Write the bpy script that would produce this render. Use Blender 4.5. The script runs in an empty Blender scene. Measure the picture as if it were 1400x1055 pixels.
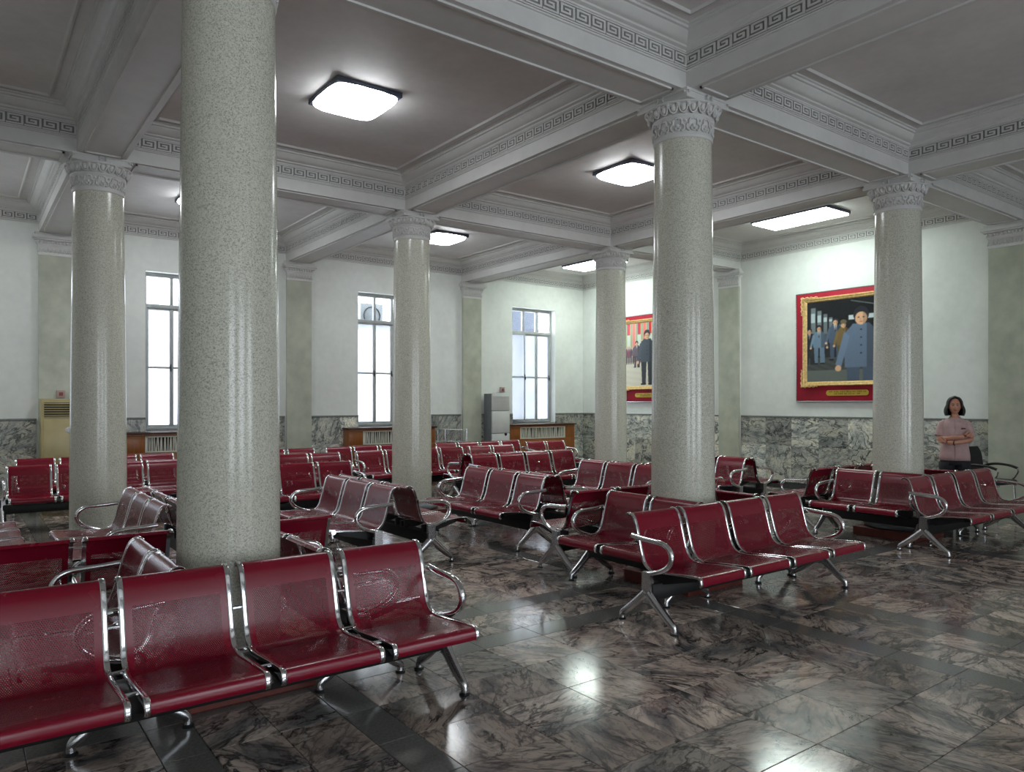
import bpy, bmesh, math, random
import numpy as np
from mathutils import Vector, Matrix, Euler
random.seed(7)
SC = bpy.context.scene
COL = SC.collection
PI = math.pi

# ------------------------------------------------------------------ camera, sky, exposure
A, B = 5.1028, 4.0762            # column grid spacing along x and along -y
CAMX, CAMY, CAMZ = 14.743, -13.526, 1.65
cam_d = bpy.data.cameras.new('camera'); cam = bpy.data.objects.new('camera', cam_d); COL.objects.link(cam)
cam.location = (CAMX, CAMY, CAMZ); cam.rotation_euler = (PI/2, 0, math.atan2(.80035, .59953))
cam_d.sensor_width = 36; cam_d.lens = 36*1012.75/1400; cam_d.shift_y = 23.5/1400; cam_d.clip_start = .05
SC.camera = cam
SKY = 5.2
w = bpy.data.worlds.new('overcast_sky'); SC.world = w; w.use_nodes = True
nt = w.node_tree; bg = nt.nodes['Background']
bg.inputs[0].default_value = (.93, .96, 1, 1); bg.inputs[1].default_value = SKY
SC.view_settings.view_transform = 'Standard'; SC.view_settings.look = 'None'
SC.view_settings.exposure = 0.85; SC.view_settings.gamma = 1; SC.view_settings.use_curve_mapping = False
SC.cycles.use_denoising = True; SC.cycles.denoising_prefilter = 'NONE'
SC.cycles.max_bounces = 8; SC.cycles.diffuse_bounces = 5; SC.cycles.transparent_max_bounces = 16
SC.cycles.caustics_reflective = False; SC.cycles.sample_clamp_indirect = 6
LAMP = 12.5                       # emission of the ceiling lamps

# ------------------------------------------------------------------ helpers
def link(o, parent=None):
    COL.objects.link(o)
    if parent is not None: o.parent = parent
    return o
def props(o, label=None, cat=None, group=None, kind=None):
    if label: o['label'] = label
    if cat: o['category'] = cat
    if group: o['group'] = group
    if kind: o['kind'] = kind
    return o
def empty(name, loc=(0, 0, 0), rz=0, **k):
    o = bpy.data.objects.new(name, None); o.empty_display_size = .2
    o.location = loc; o.rotation_euler = (0, 0, rz); link(o); return props(o, **k)
def inst(name, me, parent=None, loc=(0, 0, 0), rot=(0, 0, 0), scale=None, **k):
    o = bpy.data.objects.new(name, me); o.location = loc; o.rotation_euler = rot
    if scale: o.scale = scale
    link(o, parent); return props(o, **k)
class MB:
    """collects shapes into one mesh"""
    def __init__(s): s.bm = bmesh.new(); s.mi = 0
    def face(s, vs, smooth=False):
        f = s.bm.faces.new(vs); f.material_index = s.mi; f.smooth = smooth; return f
    def box(s, x0, y0, z0, x1, y1, z1):
        v = [s.bm.verts.new(p) for p in ((x0,y0,z0),(x1,y0,z0),(x1,y1,z0),(x0,y1,z0),(x0,y0,z1),(x1,y0,z1),(x1,y1,z1),(x0,y1,z1))]
        for q in ((3,2,1,0),(4,5,6,7),(0,1,5,4),(1,2,6,5),(2,3,7,6),(3,0,4,7)): s.face([v[i] for i in q])
        return v
    def cbox(s, x0, y0, z0, x1, y1, z1, c=.005):
        """box with chamfered edges"""
        b = bmesh.new(); bmesh.ops.create_cube(b, size=1)
        bmesh.ops.scale(b, vec=(abs(x1-x0), abs(y1-y0), abs(z1-z0)), verts=b.verts)
        bmesh.ops.translate(b, vec=((x0+x1)/2, (y0+y1)/2, (z0+z1)/2), verts=b.verts)
        bmesh.ops.bevel(b, geom=b.edges[:], offset=c, segments=2, affect='EDGES', profile=.5)
        s.merge(b)
    def merge(s, b, smooth=False):
        m = {}
        for v in b.verts: m[v] = s.bm.verts.new(v.co)
        for f in b.faces:
            try: s.face([m[v] for v in f.verts], smooth or f.smooth)
            except ValueError: pass
        b.free()
    def rings(s, rings, closed=True, cap=True, smooth=True, loop=False):
        R = [[s.bm.verts.new(p) for p in r] for r in rings]
        n = len(R[0]); k = len(R)
        for i in range(k if loop else k-1):
            a, b = R[i], R[(i+1) % k]
            for j in range(n if closed else n-1):
                jj = (j+1) % n; s.face((a[j], a[jj], b[jj], b[j]), smooth)
        if cap and not loop and closed:
            s.face(R[0][::-1]); s.face(R[-1])
    def lathe(s, prof, n=24, c=(0, 0), cap=True, smooth=True):
        s.rings([[(c[0]+r*math.cos(2*PI*j/n), c[1]+r*math.sin(2*PI*j/n), z) for j in range(n)] for r, z in prof], cap=cap, smooth=smooth)
    def tube(s, pts, r, n=10, cap=True, flat=1.0):
        pts = [Vector(p) for p in pts]; k = len(pts)
        rr = r if isinstance(r, (list, tuple)) else [r]*k
        T = []
        for i in range(k):
            a = pts[max(i-1, 0)]; b = pts[min(i+1, k-1)]; T.append((b-a).normalized())
        up = Vector((0, 0, 1)) if abs(T[0].z) < .9 else Vector((1, 0, 0))
        nrm = (up - T[0]*up.dot(T[0])).normalized()
        out = []
        for i in range(k):
            nrm = (nrm - T[i]*nrm.dot(T[i])).normalized(); bi = T[i].cross(nrm)
            out.append([pts[i] + (nrm*math.cos(2*PI*j/n) + bi*math.sin(2*PI*j/n)*flat)*rr[i] for j in range(n)])
        s.rings(out, cap=cap)
    def ball(s, c, r, nu=10, nv=6):
        r = r if isinstance(r, (tuple, list)) else (r, r, r)
        b = bmesh.new(); bmesh.ops.create_uvsphere(b, u_segments=nu, v_segments=nv, radius=1)
        for v in b.verts: v.co = Vector((v.co.x*r[0]+c[0], v.co.y*r[1]+c[1], v.co.z*r[2]+c[2]))
        s.merge(b, True)
    def mesh(s, name, mats=(), autosmooth=None):
        bmesh.ops.recalc_face_normals(s.bm, faces=s.bm.faces)
        me = bpy.data.meshes.new(name); s.bm.to_mesh(me); s.bm.free()
        for m in (mats if isinstance(mats, (list, tuple)) else (mats,)): me.materials.append(m)
        if autosmooth: me.set_sharp_from_angle(angle=math.radians(autosmooth))
        return me
    def obj(s, name, mats, parent=None, loc=(0, 0, 0), rot=(0, 0, 0), autosmooth=40, **k):
        return inst(name, s.mesh(name, mats, autosmooth), parent, loc, rot, **k)
def spline(pts, sub=4):
    pts = [Vector(p) for p in pts]; out = []
    for i in range(len(pts)-1):
        p0 = pts[max(i-1, 0)]; p1 = pts[i]; p2 = pts[i+1]; p3 = pts[min(i+2, len(pts)-1)]
        for k in range(sub):
            t = k/sub
            out.append(.5*((2*p1)+(p2-p0)*t+(2*p0-5*p1+4*p2-p3)*t*t+(3*p1-p0-3*p2+p3)*t**3))
    out.append(pts[-1]); return out

# ------------------------------------------------------------------ materials
def srgb(r, g, b):
    f = lambda c: (c/255/12.92 if c/255 <= .04045 else ((c/255+.055)/1.055)**2.4)
    return (f(r), f(g), f(b), 1)
class N:
    def __init__(s, name):
        s.m = bpy.data.materials.new(name); s.m.use_nodes = True; s.t = s.m.node_tree
        s.b = s.t.nodes['Principled BSDF']; s.out = s.t.nodes['Material Output']
    def n(s, typ, **k):
        x = s.t.nodes.new(typ)
        for a, v in k.items(): setattr(x, a, v)
        return x
    def l(s, a, b): s.t.links.new(a, b)
    def val(s, sock, v):
        if isinstance(v, bpy.types.NodeSocket): s.l(v, sock)
        else: sock.default_value = v
    def math(s, op, a, b=None, c=None, clamp=False):
        x = s.n('ShaderNodeMath', operation=op, use_clamp=clamp); s.val(x.inputs[0], a)
        if b is not None: s.val(x.inputs[1], b)
        if c is not None: s.val(x.inputs[2], c)
        return x.outputs[0]
    def vmath(s, op, a, b=None):
        x = s.n('ShaderNodeVectorMath', operation=op); s.val(x.inputs[0], a)
        if b is not None: s.val(x.inputs[1], b)
        return x.outputs[0]
    def noise(s, vec, scale, detail=4, rough=.55, dist=0):
        x = s.n('ShaderNodeTexNoise'); s.l(vec, x.inputs['Vector']); x.inputs['Scale'].default_value = scale
        x.inputs['Detail'].default_value = detail; x.inputs['Roughness'].default_value = rough; x.inputs['Distortion'].default_value = dist
        return x.outputs[0]
    def ramp(s, fac, stops):
        x = s.n('ShaderNodeValToRGB'); s.l(fac, x.inputs[0]); e = x.color_ramp.elements
        e[0].position, e[0].color = stops[0]; e[1].position, e[1].color = stops[-1]
        for p, c in stops[1:-1]: q = e.new(p); q.color = c
        return x.outputs[0]
    def mix(s, fac, a, b, mode='MIX'):
        x = s.n('ShaderNodeMix', data_type='RGBA', blend_type=mode)
        s.val(x.inputs[0], fac); s.val(x.inputs[6], a); s.val(x.inputs[7], b); return x.outputs[2]
    def set(s, **k):
        for a, v in k.items(): s.val(s.b.inputs[{'color': 'Base Color', 'rough': 'Roughness', 'metal': 'Metallic', 'alpha': 'Alpha', 'coat': 'Coat Weight',
            'coatr': 'Coat Roughness', 'spec': 'Specular IOR Level', 'emit': 'Emission Color', 'estr': 'Emission Strength', 'normal': 'Normal', 'trans': 'Transmission Weight'}[a]], v)
        return s.m
    def bump(s, h, strength=.2, dist=.01):
        x = s.n('ShaderNodeBump'); x.inputs['Strength'].default_value = strength; x.inputs['Distance'].default_value = dist
        s.l(h, x.inputs['Height']); s.l(x.outputs[0], s.b.inputs['Normal'])
    def pos(s): return s.n('ShaderNodeNewGeometry').outputs['Position']
    def obj(s): return s.n('ShaderNodeTexCoord').outputs['Object']
def plain(name, c, rough=.5, metal=0, var=.06, scale=6, **k):
    m = N(name); c = c if len(c) == 4 else srgb(*c)
    f = m.noise(m.obj(), scale, 4)
    d = tuple(x*(1-var*1.6) for x in c[:3])+(1,); e = tuple(min(1, x*(1+var)) for x in c[:3])+(1,)
    col = m.ramp(f, [(.3, d), (.7, e)])
    return m.set(color=col, rough=rough, metal=metal, **k)

def paint(name, c, dirt=.08):
    m = N(name); p = m.pos()
    f = m.noise(p, .9, 5, .6); g = m.noise(p, 9, 3)
    c0 = srgb(*c); c1 = tuple(x*(1-dirt*2) for x in c0[:3])+(1,)
    col = m.ramp(m.math('ADD', m.math('MULTIPLY', f, .75), m.math('MULTIPLY', g, .25)), [(.32, c1), (.62, c0)])
    m.bump(m.noise(p, 34, 3), .08, .004)
    return m.set(color=col, rough=.55)
M = {}
M['wall'] = paint('painted_wall', (226, 229, 224))
M['ceiling'] = paint('painted_ceiling', (222, 219, 217), .1)
M['plaster'] = paint('plaster_moulding', (214, 213, 210), .08)
M['frieze'] = paint('shaded_frieze_ground', (128, 128, 126), .1)  # groove shade and dirt behind the key relief, painted in as darker grey

def terrazzo():
    m = N('terrazzo'); p = m.pos()
    v = m.n('ShaderNodeTexVoronoi', feature='F1'); m.l(p, v.inputs['Vector']); v.inputs['Scale'].default_value = 150
    chip = v.outputs['Color']; sep = m.n('ShaderNodeSeparateColor'); m.l(chip, sep.inputs[0])
    v2 = m.n('ShaderNodeTexVoronoi', feature='F1'); m.l(p, v2.inputs['Vector']); v2.inputs['Scale'].default_value = 260
    sep2 = m.n('ShaderNodeSeparateColor'); m.l(v2.outputs['Color'], sep2.inputs[0])
    a = m.ramp(sep.outputs[0], [(0, srgb(90, 94, 84)), (.18, srgb(155, 155, 140)), (.4, srgb(210, 209, 194)), (.8, srgb(225, 223, 208)), (1, srgb(234, 231, 217))])
    b = m.ramp(sep2.outputs[1], [(0, srgb(92, 96, 86)), (.32, srgb(200, 200, 184)), (1, srgb(223, 221, 206))])
    col = m.mix(.5, a, b)
    cloud = m.noise(p, 1.6, 3)
    col = m.mix(m.math('MULTIPLY', cloud, .5), col, srgb(203, 204, 188))
    r = m.math('MULTIPLY_ADD', m.noise(p, 5, 3), .14, .12)
    return m.set(color=col, rough=r, spec=.5)
M['terrazzo'] = terrazzo()
M['terrazzo_pale'] = plain('polished_terrazzo_panel', (178, 181, 164), .3, var=.12, scale=3)

def marble(name, island, cols, stretch=3.2, scale=1.6, rough=.1, vein=srgb(30, 29, 32), vein_amt=.95, vertical=False):
    m = N(name)
    p = m.pos()
    rnd = m.n('ShaderNodeNewGeometry').outputs['Random Per Island'] if island else m.n('ShaderNodeObjectInfo').outputs['Random']
    wn = m.n('ShaderNodeTexWhiteNoise', noise_dimensions='1D'); m.l(rnd, wn.inputs['W'])
    off = m.vmath('MULTIPLY', wn.outputs['Color'], (40, 40, 40))
    rot = m.n('ShaderNodeVectorRotate', rotation_type='Z_AXIS' if not vertical else 'EULER_XYZ')
    q = m.vmath('ADD', p, off); m.l(q, rot.inputs['Vector'])
    if vertical:
        cx = m.n('ShaderNodeCombineXYZ'); m.l(m.math('MULTIPLY', rnd, 6.28), cx.inputs[0]); m.l(m.math('MULTIPLY', rnd, 4.1), cx.inputs[1]); m.l(cx.outputs[0], rot.inputs['Rotation'])
    else:
        m.l(m.math('MULTIPLY', rnd, 6.28), rot.inputs['Angle'])
    q = m.vmath('MULTIPLY', rot.outputs[0], (1, stretch, 1.0))
    warp = m.n('ShaderNodeTexNoise'); m.l(q, warp.inputs['Vector']); warp.inputs['Scale'].default_value = 1.3; warp.inputs['Detail'].default_value = 3
    q2 = m.vmath('ADD', q, m.vmath('MULTIPLY', warp.outputs['Color'], (.55, .55, .55)))
    cloud = m.noise(q2, scale, 8, .6, .3)
    v1 = m.math('ABSOLUTE', m.math('SUBTRACT', m.noise(q2, scale*1.25, 6, .58, .35), .5))
    line = m.math('SUBTRACT', 1, m.math('MULTIPLY', v1, 24), clamp=True)
    v2 = m.math('ABSOLUTE', m.math('SUBTRACT', m.noise(q2, scale*3.4, 4, .55, .3), .5))
    line2 = m.math('SUBTRACT', 1, m.math('MULTIPLY', v2, 22), clamp=True)
    bodyc = m.ramp(cloud, [(.33, cols[0]), (.43, cols[1]), (.52, cols[2]), (.64, cols[3])])
    # each tile leans lighter or darker
    tone = m.math('MULTIPLY_ADD', wn.outputs['Value'], .75, .66)
    sw = m.n('ShaderNodeSeparateColor'); m.l(wn.outputs['Color'], sw.inputs[0])
    bodyc = m.mix(m.math('MULTIPLY', m.math('MULTIPLY', sw.outputs[1], sw.outputs[1]), .55), bodyc, srgb(128, 129, 125))
    bodyc = m.mix(1, bodyc, tone, 'MULTIPLY')
    k = m.math('MULTIPLY', line, m.math('MULTIPLY', m.noise(q, 2.0, 2), 1.8), clamp=True)
    c = m.mix(m.math('MULTIPLY', k, vein_amt), bodyc, vein)
    c = m.mix(m.math('MULTIPLY', line2, .5*vein_amt), c, vein)
    r = m.math('MULTIPLY_ADD', m.noise(p, 7, 4), .12, rough-.03)
    m.bump(m.noise(p, 3, 2), .03, .006)
    return m.set(color=c, rough=r, spec=.42)
FT = [srgb(76, 75, 78), srgb(130, 119, 114), srgb(180, 161, 149), srgb(204, 186, 171)]
M['floor_tile'] = marble('floor_marble', False, FT, 2.2, 2.2)
M['floor_tile_far'] = marble('floor_marble_far', True, FT, 2.2, 2.2)
M['band'] = plain('dark_granite_band', (108, 107, 104), .13, var=.16, scale=60)
M['grout'] = plain('floor_bed', (24, 23, 23), .8)
WT = [srgb(118, 122, 121), srgb(170, 174, 168), srgb(200, 201, 190), srgb(222, 218, 198)]
M['slab'] = marble('wall_marble', False, WT, stretch=2.0, scale=3.0, rough=.16, vein=srgb(54, 58, 58), vein_amt=.9, vertical=True)
M['cap_stone'] = plain('grey_capping_stone', (120, 124, 120), .3, var=.12, scale=20)
M['base_dark'] = plain('dark_baseboard_stone', (52, 54, 54), .2, var=.15, scale=20)
M['plinth'] = plain('red_brown_plinth', (96, 40, 30), .45, var=.22, scale=14)
M['torus'] = plain('grey_polished_base', (128, 134, 138), .16, var=.08)
M['chrome'] = plain('chrome', (222, 222, 224), .1, 1, var=.02)
M['cast'] = plain('cast_aluminium', (204, 204, 206), .26, 1, var=.05, scale=20)
M['black'] = plain('black_steel', (9, 9, 11), .5, var=.2)
M['rubber'] = plain('black_glide', (18, 22, 22), .4)
def seat_mat():
    m = N('perforated_red_steel')
    uv = m.n('ShaderNodeUVMap'); uv.uv_map = 'UVMap'
    s = m.n('ShaderNodeSeparateXYZ'); m.l(uv.outputs[0], s.inputs[0]); u, v = s.outputs[0], s.outputs[1]
    def cell(du, dv):
        a = m.math('SUBTRACT', m.math('FRACT', m.math('ADD', m.math('DIVIDE', u, .0095), du)), .5)
        b = m.math('SUBTRACT', m.math('FRACT', m.math('ADD', m.math('DIVIDE', v, .0165), dv)), .5)
        a = m.math('MULTIPLY', a, .0095); b = m.math('MULTIPLY', b, .0165)
        return m.math('SQRT', m.math('ADD', m.math('MULTIPLY', a, a), m.math('MULTIPLY', b, b)))
    d = m.math('MINIMUM', cell(10, 10), cell(10.5, 10.5))
    hole = m.math('LESS_THAN', d, .0029)
    inu = m.math('LESS_THAN', m.math('ABSOLUTE', u), .203)
    inv_ = m.math('MULTIPLY', m.math('GREATER_THAN', v, .15), m.math('LESS_THAN', v, .835))
    alpha = m.math('SUBTRACT', 1, m.math('MULTIPLY', hole, m.math('MULTIPLY', inu, inv_)))
    g = m.noise(m.obj(), 5, 4)
    col = m.ramp(g, [(.3, srgb(121, 11, 36)), (.7, srgb(126, 13, 39))])
    return m.set(color=col, rough=m.math('MULTIPLY_ADD', g, .04, .25), alpha=alpha, spec=.38, coat=.1, coatr=.12)
M['red'] = seat_mat()
M['winframe'] = plain('grey_window_metal', (172, 176, 176), .4, var=.06)
def pane_mat(name, frost):
    m = N(name); t = m.t
    tr = m.n('ShaderNodeBsdfTransparent'); tl = m.n('ShaderNodeBsdfTranslucent'); gl = m.n('ShaderNodeBsdfGlossy')
    tl.inputs[0].default_value = (.35, .37, .39, 1); gl.inputs['Roughness'].default_value = .05
    p = m.pos(); f = m.noise(p, 2.5, 3); br = m.noise(p, 120, 2)
    m.l(m.ramp(m.math('ADD', m.math('MULTIPLY', f, .7), m.math('MULTIPLY', br, .3)), [(.3, (.54, .58, .63, 1)), (.6, (.68, .70, .73, 1))] if frost else [(.2, srgb(238, 242, 245)), (.8, srgb(248, 250, 252))]), tr.inputs[0])
    a = m.n('ShaderNodeMixShader'); a.inputs[0].default_value = .45 if frost else .0
    m.l(tr.outputs[0], a.inputs[1]); m.l(tl.outputs[0], a.inputs[2])
    b = m.n('ShaderNodeMixShader'); b.inputs[0].default_value = .06
    m.l(a.outputs[0], b.inputs[1]); m.l(gl.outputs[0], b.inputs[2]); m.l(b.outputs[0], m.out.inputs[0])
    return m.m
M['frost'] = pane_mat('frosted_glass', True); M['glass'] = pane_mat('clear_glass', False)
def lamp_mat(name, c, s):
    m = N(name); f = m.noise(m.obj(), 2, 2)
    return m.set(color=(.9, .9, .9, 1), rough=.4, emit=m.ramp(f, [(0, c), (1, tuple(min(1, x*1.03) for x in c[:3])+(1,))]), estr=s)
M['lamp_cool'] = lamp_mat('cool_lamp_diffuser', (.92, .96, 1, 1), LAMP)
M['lamp_green'] = lamp_mat('greenish_lamp_diffuser', (.86, 1, .92, 1), LAMP*1.05)
M['lamp_base'] = plain('slate_lamp_housing', (82, 88, 104), .45)
def wood(name, c0, c1):
    m = N(name); p = m.obj(); q = m.vmath('MULTIPLY', p, (9, 9, 1.2))
    return m.set(color=m.ramp(m.noise(q, 3, 5, .6, .5), [(.3, srgb(*c0)), (.7, srgb(*c1))]), rough=.35)
M['wood'] = wood('orange_brown_veneer', (124, 72, 30), (152, 92, 42)); M['wood_dark'] = wood('dark_red_sill_wood', (58, 26, 20), (78, 36, 28))
M['cream'] = plain('cream_appliance', (182, 168, 122), .35); M['white'] = plain('white_appliance', (206, 208, 206), .35, var=.03)
M['grey'] = plain('grey_plastic', (110, 114, 118), .5); M['dark'] = plain('dark_slot', (20, 20, 20), .6)
M['gold'] = plain('gilt_frame', (222, 186, 122), .4, .15, var=.2, scale=24); M['crimson'] = plain('crimson_felt', (160, 8, 40), .75, var=.12)
M['plaque'] = plain('brass_plaque', (188, 158, 60), .35, .3, var=.1); M['ink'] = plain('dark_lettering', (56, 42, 12), .6)
M['grille'] = plain('pale_metal_grille', (206, 204, 190), .4)

# ------------------------------------------------------------------ room shell   (world: x as measured, y = -measured)
X0, X1, Y0, Y1 = .53, 20.7, -.59, -16.2
ZC, ZB = 4.885, 4.408            # ceiling, beam soffit
HW = .24                          # beam half width
WIN_Y = [-2.2, -6.2, -10.22, -14.3]; WW, WZ0, WZ1 = 1.34, 1.18, 3.97
def wall_boxes(b, axis, pos0, pos1, lo, hi, z1, holes):
    """holes: (c0,c1,z0,z1) along the wall"""
    cur = lo
    def bx(a0, a1, z0, z1_):
        if a1-a0 < 1e-4 or z1_-z0 < 1e-4: return
        if axis == 'x': b.box(pos0, a0, z0, pos1, a1, z1_)
        else: b.box(a0, pos0, z0, a1, pos1, z1_)
    for c0, c1, z0, zz in sorted(holes):
        bx(cur, c0, 0, z1); bx(c0, c1, 0, z0); bx(c0, c1, zz, z1); cur = c1
    bx(cur, hi, 0, z1)
b = MB(); wall_boxes(b, 'x', X0-.38, X0, Y1-.3, Y0+.3, 5.0, [(y-WW/2, y+WW/2, WZ0, WZ1) for y in WIN_Y])
[b.box(X0, -j*B-.245, 0, X0+.036, -j*B+.245, 4.3) for j in (1, 2, 3)]; wall_left = b.obj('wall_left', M['wall'], kind='structure')
b = MB(); b.box(X0, Y0, 0, X1+.3, Y0+.3, 5.0); [b.box(i*A-.245, Y0-.036, 0, i*A+.245, Y0, 4.3) for i in (1, 2, 3)]; wall_back = b.obj('wall_back', M['wall'], kind='structure')
b = MB(); FW = [(-7.3, -4.9), (-11.4, -9.0), (-15.4, -13.0)]
wall_boxes(b, 'x', X1, X1+.3, Y1-.3, Y0, 5.0, [(a, c, .5, 3.9) for a, c in FW]); wall_front = b.obj('wall_front', M['wall'], kind='structure')
b = MB(); b.box(X0, Y1-.3, 0, X1, Y1, 5.0); wall_right = b.obj('wall_right', M['wall'], kind='structure')
b = MB(); b.box(X0-.38, Y1-.3, ZC, X1+.3, Y0+.3, ZC+.2); ceiling = b.obj('ceiling', M['ceiling'], kind='structure')
b = MB(); b.box(X0-.38, Y1-.3, -.2, X1+.3, Y0+.3, -.02); floor = b.obj('floor', M['grout'], kind='structure')

# portals guide the sky light in through the windows
def portal(x, y, z, sx, sz, rz):
    l = bpy.data.lights.new('window_portal', 'AREA'); l.shape = 'RECTANGLE'; l.size = sx; l.size_y = sz; l.cycles.is_portal = True
    o = bpy.data.objects.new('window_portal', l); o.location = (x, y, z); o.rotation_euler = (PI/2, 0, rz); link(o)
for y in WIN_Y: portal(X0-.36, y, (WZ0+WZ1)/2, WW, WZ1-WZ0, PI/2+PI)
for a, c in FW: portal(X1+.28, (a+c)/2, 2.2, c-a, 3.4, PI/2)

# ---- floor tiles
def joints(n, step, half, band, lo, hi):
    """cell edges and a flag for the dark bands, along one axis (positive measured coordinates)"""
    cells = []
    for i in range(0, 5):
        c = i*step
        for a, d, k in ((-band, -half, 'b'), (-half, 0, 't'), (0, half, 't'), (half, band, 'b')): cells.append((c+a, c+d, k))
        w_ = (step-2*band)/n
        for q in range(n): cells.append((c+band+q*w_, c+band+(q+1)*w_, 't'))
    out = []
    for a, d, k in cells:
        a2, d2 = max(a, lo), min(d, hi)
        if d2-a2 > .03: out.append((a2, d2, k))
    return out
gx = joints(10, A, .22, .45, X0, X1); gy = joints(6, B, .33, .545, -Y0, -Y1)
tile_mesh = {}
def tile_me(wx, wy, mat):
    key = (round(wx, 3), round(wy, 3), mat.name)
    if key not in tile_mesh:
        b = MB(); g = .0018; c = .002
        x, y = wx/2-g, wy/2-g
        r0 = [(-x, -y, -.02), (x, -y, -.02), (x, y, -.02), (-x, y, -.02)]; r1 = [(p[0], p[1], -c) for p in r0]
        r2 = [(-x+c, -y+c, 0), (x-c, -y+c, 0), (x-c, y-c, 0), (-x+c, y-c, 0)]
        b.rings([r0, r1, r2], smooth=False); tile_mesh[key] = b.mesh('tile', mat)
    return tile_mesh[key]
cells = []
for a, d, k in gx:
    for e, f, q in gy:
        cx, cy = (a+d)/2, -(e+f)/2
        v = Vector((cx-CAMX, cy-CAMY)); fw = Vector((-.80035, .59953)); dd = v.dot(fw); rr = v.dot(Vector((.59953, .80035)))
        vis = dd > .5 and abs(rr) < dd*.72+.4 and dd > 2.9
        cells.append((dd if vis else 1e3+dd*dd, cx, cy, d-a, f-e, 'b' if 'b' in (k, q) else 't'))
cells.sort()
far = {'t': MB(), 'b': MB()}
for i, (dd, cx, cy, wx, wy, k) in enumerate(cells):
    if i < 300: inst('tile', tile_me(wx, wy, M['floor_tile'] if k == 't' else M['band']), floor, (cx, cy, 0))
    else: g = .0018; far[k].box(cx-wx/2+g, cy-wy/2+g, -.02, cx+wx/2-g, cy+wy/2-g, 0)
far['t'].obj('tile', M['floor_tile_far'], floor, kind='stuff'); far['b'].obj('tile', M['band'], floor, kind='stuff')

# ---- wainscot slabs, capping and baseboard
slab_cache = {}
def slab(parent, axis, pos, c0, c1, z0, z1):
    wdt, h = abs(c1-c0), z1-z0; key = (axis, round(wdt, 3), round(h, 3))
    if key not in slab_cache:
        b = MB(); g = .0015
        if axis == 'x': b.cbox(0, -wdt/2+g, -h/2+g, .025, wdt/2-g, h/2-g, .002)
        else: b.cbox(-wdt/2+g, -.025, -h/2+g, wdt/2-g, 0, h/2-g, .002)
        slab_cache[key] = b.mesh('slab', M['slab'])
    c = (c0+c1)/2; inst('slab', slab_cache[key], parent, (pos, c, (z0+z1)/2) if axis == 'x' else (c, pos, (z0+z1)/2))
def run(parent, axis, pos, lo, hi, holes=()):
    n = max(1, round((hi-lo)/.6)); st = (hi-lo)/n
    for i in range(n):
        a, c = lo+i*st, lo+(i+1)*st
        slab(parent, axis, pos, a, c, .12, .82)
        seg = [(a, c)]
        for h0, h1 in holes:
            new = []
            for s0, s1 in seg:
                if h1 <= s0 or h0 >= s1: new.append((s0, s1)); continue
                if s0 < h0-.04: new.append((s0, h0))
                if s1 > h1+.04: new.append((h1, s1))
            seg = new
        for s0, s1 in seg: slab(parent, axis, pos, s0, s1, .82, 1.37)
PH = .27                           # pilaster half width
for j in range(4):                 # left wall, between pilasters
    lo = -((j+1)*B-PH) if j < 3 else Y1; hi = -(j*B+PH) if j else Y0
    holes = [(y-WW/2, y+WW/2) for y in WIN_Y]
    run(wall_left, 'x', X0, lo, hi, holes)
    b = MB(); b.box(X0, lo, 0, X0+.03, hi, .12); b.obj('baseboard_left', M['base_dark'], kind='structure')
    b = MB()
    cuts = sorted([h for h in holes if h[0] > lo and h[1] < hi]); cur = lo
    for h0, h1 in cuts: b.cbox(X0, cur, 1.37, X0+.034, h0, 1.403, .004); cur = h1
    b.cbox(X0, cur, 1.37, X0+.034, hi, 1.403, .004); b.obj('capping', M['cap_stone'], wall_left)
for i in range(4):
    lo = i*A+PH if i else X0+.026; hi = (i+1)*A-PH if i < 3 else X1
    run(wall_back, 'y', Y0, lo, hi)
    b = MB(); b.box(lo, Y0-.03, 0, hi, Y0, .12); b.obj('baseboard_back', M['base_dark'], kind='structure')
    b = MB(); b.cbox(lo, Y0-.034, 1.37, hi, Y0, 1.403, .004); b.obj('capping', M['cap_stone'], wall_back)

# ---- beams with outlined soffits
def soffit_frame(b, x0, y0, x1, y1):
    t, h, i = .022, .016, .045
    for a in ((x0+i, y0+i, x1-i, y0+i+t), (x0+i, y1-i-t, x1-i, y1-i), (x0+i, y0+i, x0+i+t, y1-i), (x1-i-t, y0+i, x1-i, y1-i)):
        b.box(a[0], a[1], ZB-h, a[2], a[3], ZB+.002)
ys = [Y0] + [-j*B for j in (1, 2, 3)] + [Y1]
xs = [X0] + [i*A for i in (1, 2, 3)] + [X1]
AB = .31
for i in (1, 2, 3):
    b = MB(); b.box(i*A-HW, Y1, ZB, i*A+HW, Y0, ZC+.01)
    be = b.obj('beam', M['plaster'], ceiling)
    for j in range(4):
        b = MB(); hi = ys[j]-(AB if j else .18); lo = ys[j+1]+(AB if j < 3 else .02)
        soffit_frame(b, i*A-HW, lo, i*A+HW, hi); b.obj('soffit_moulding', M['plaster'], be)
for j in (1, 2, 3):
    for i in range(4):
        x0 = xs[i]+(HW if i else 0); x1 = xs[i+1]-(HW if i < 3 else 0)
        b = MB(); b.box(x0, -j*B-HW, ZB, x1, -j*B+HW, ZC+.01); be = b.obj('beam', M['plaster'], ceiling)
        b = MB(); soffit_frame(b, x0+(AB-HW if i else .18), -j*B-HW, x1-(AB-HW if i < 3 else .02), -j*B+HW); b.obj('soffit_moulding', M['plaster'], be)

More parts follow.
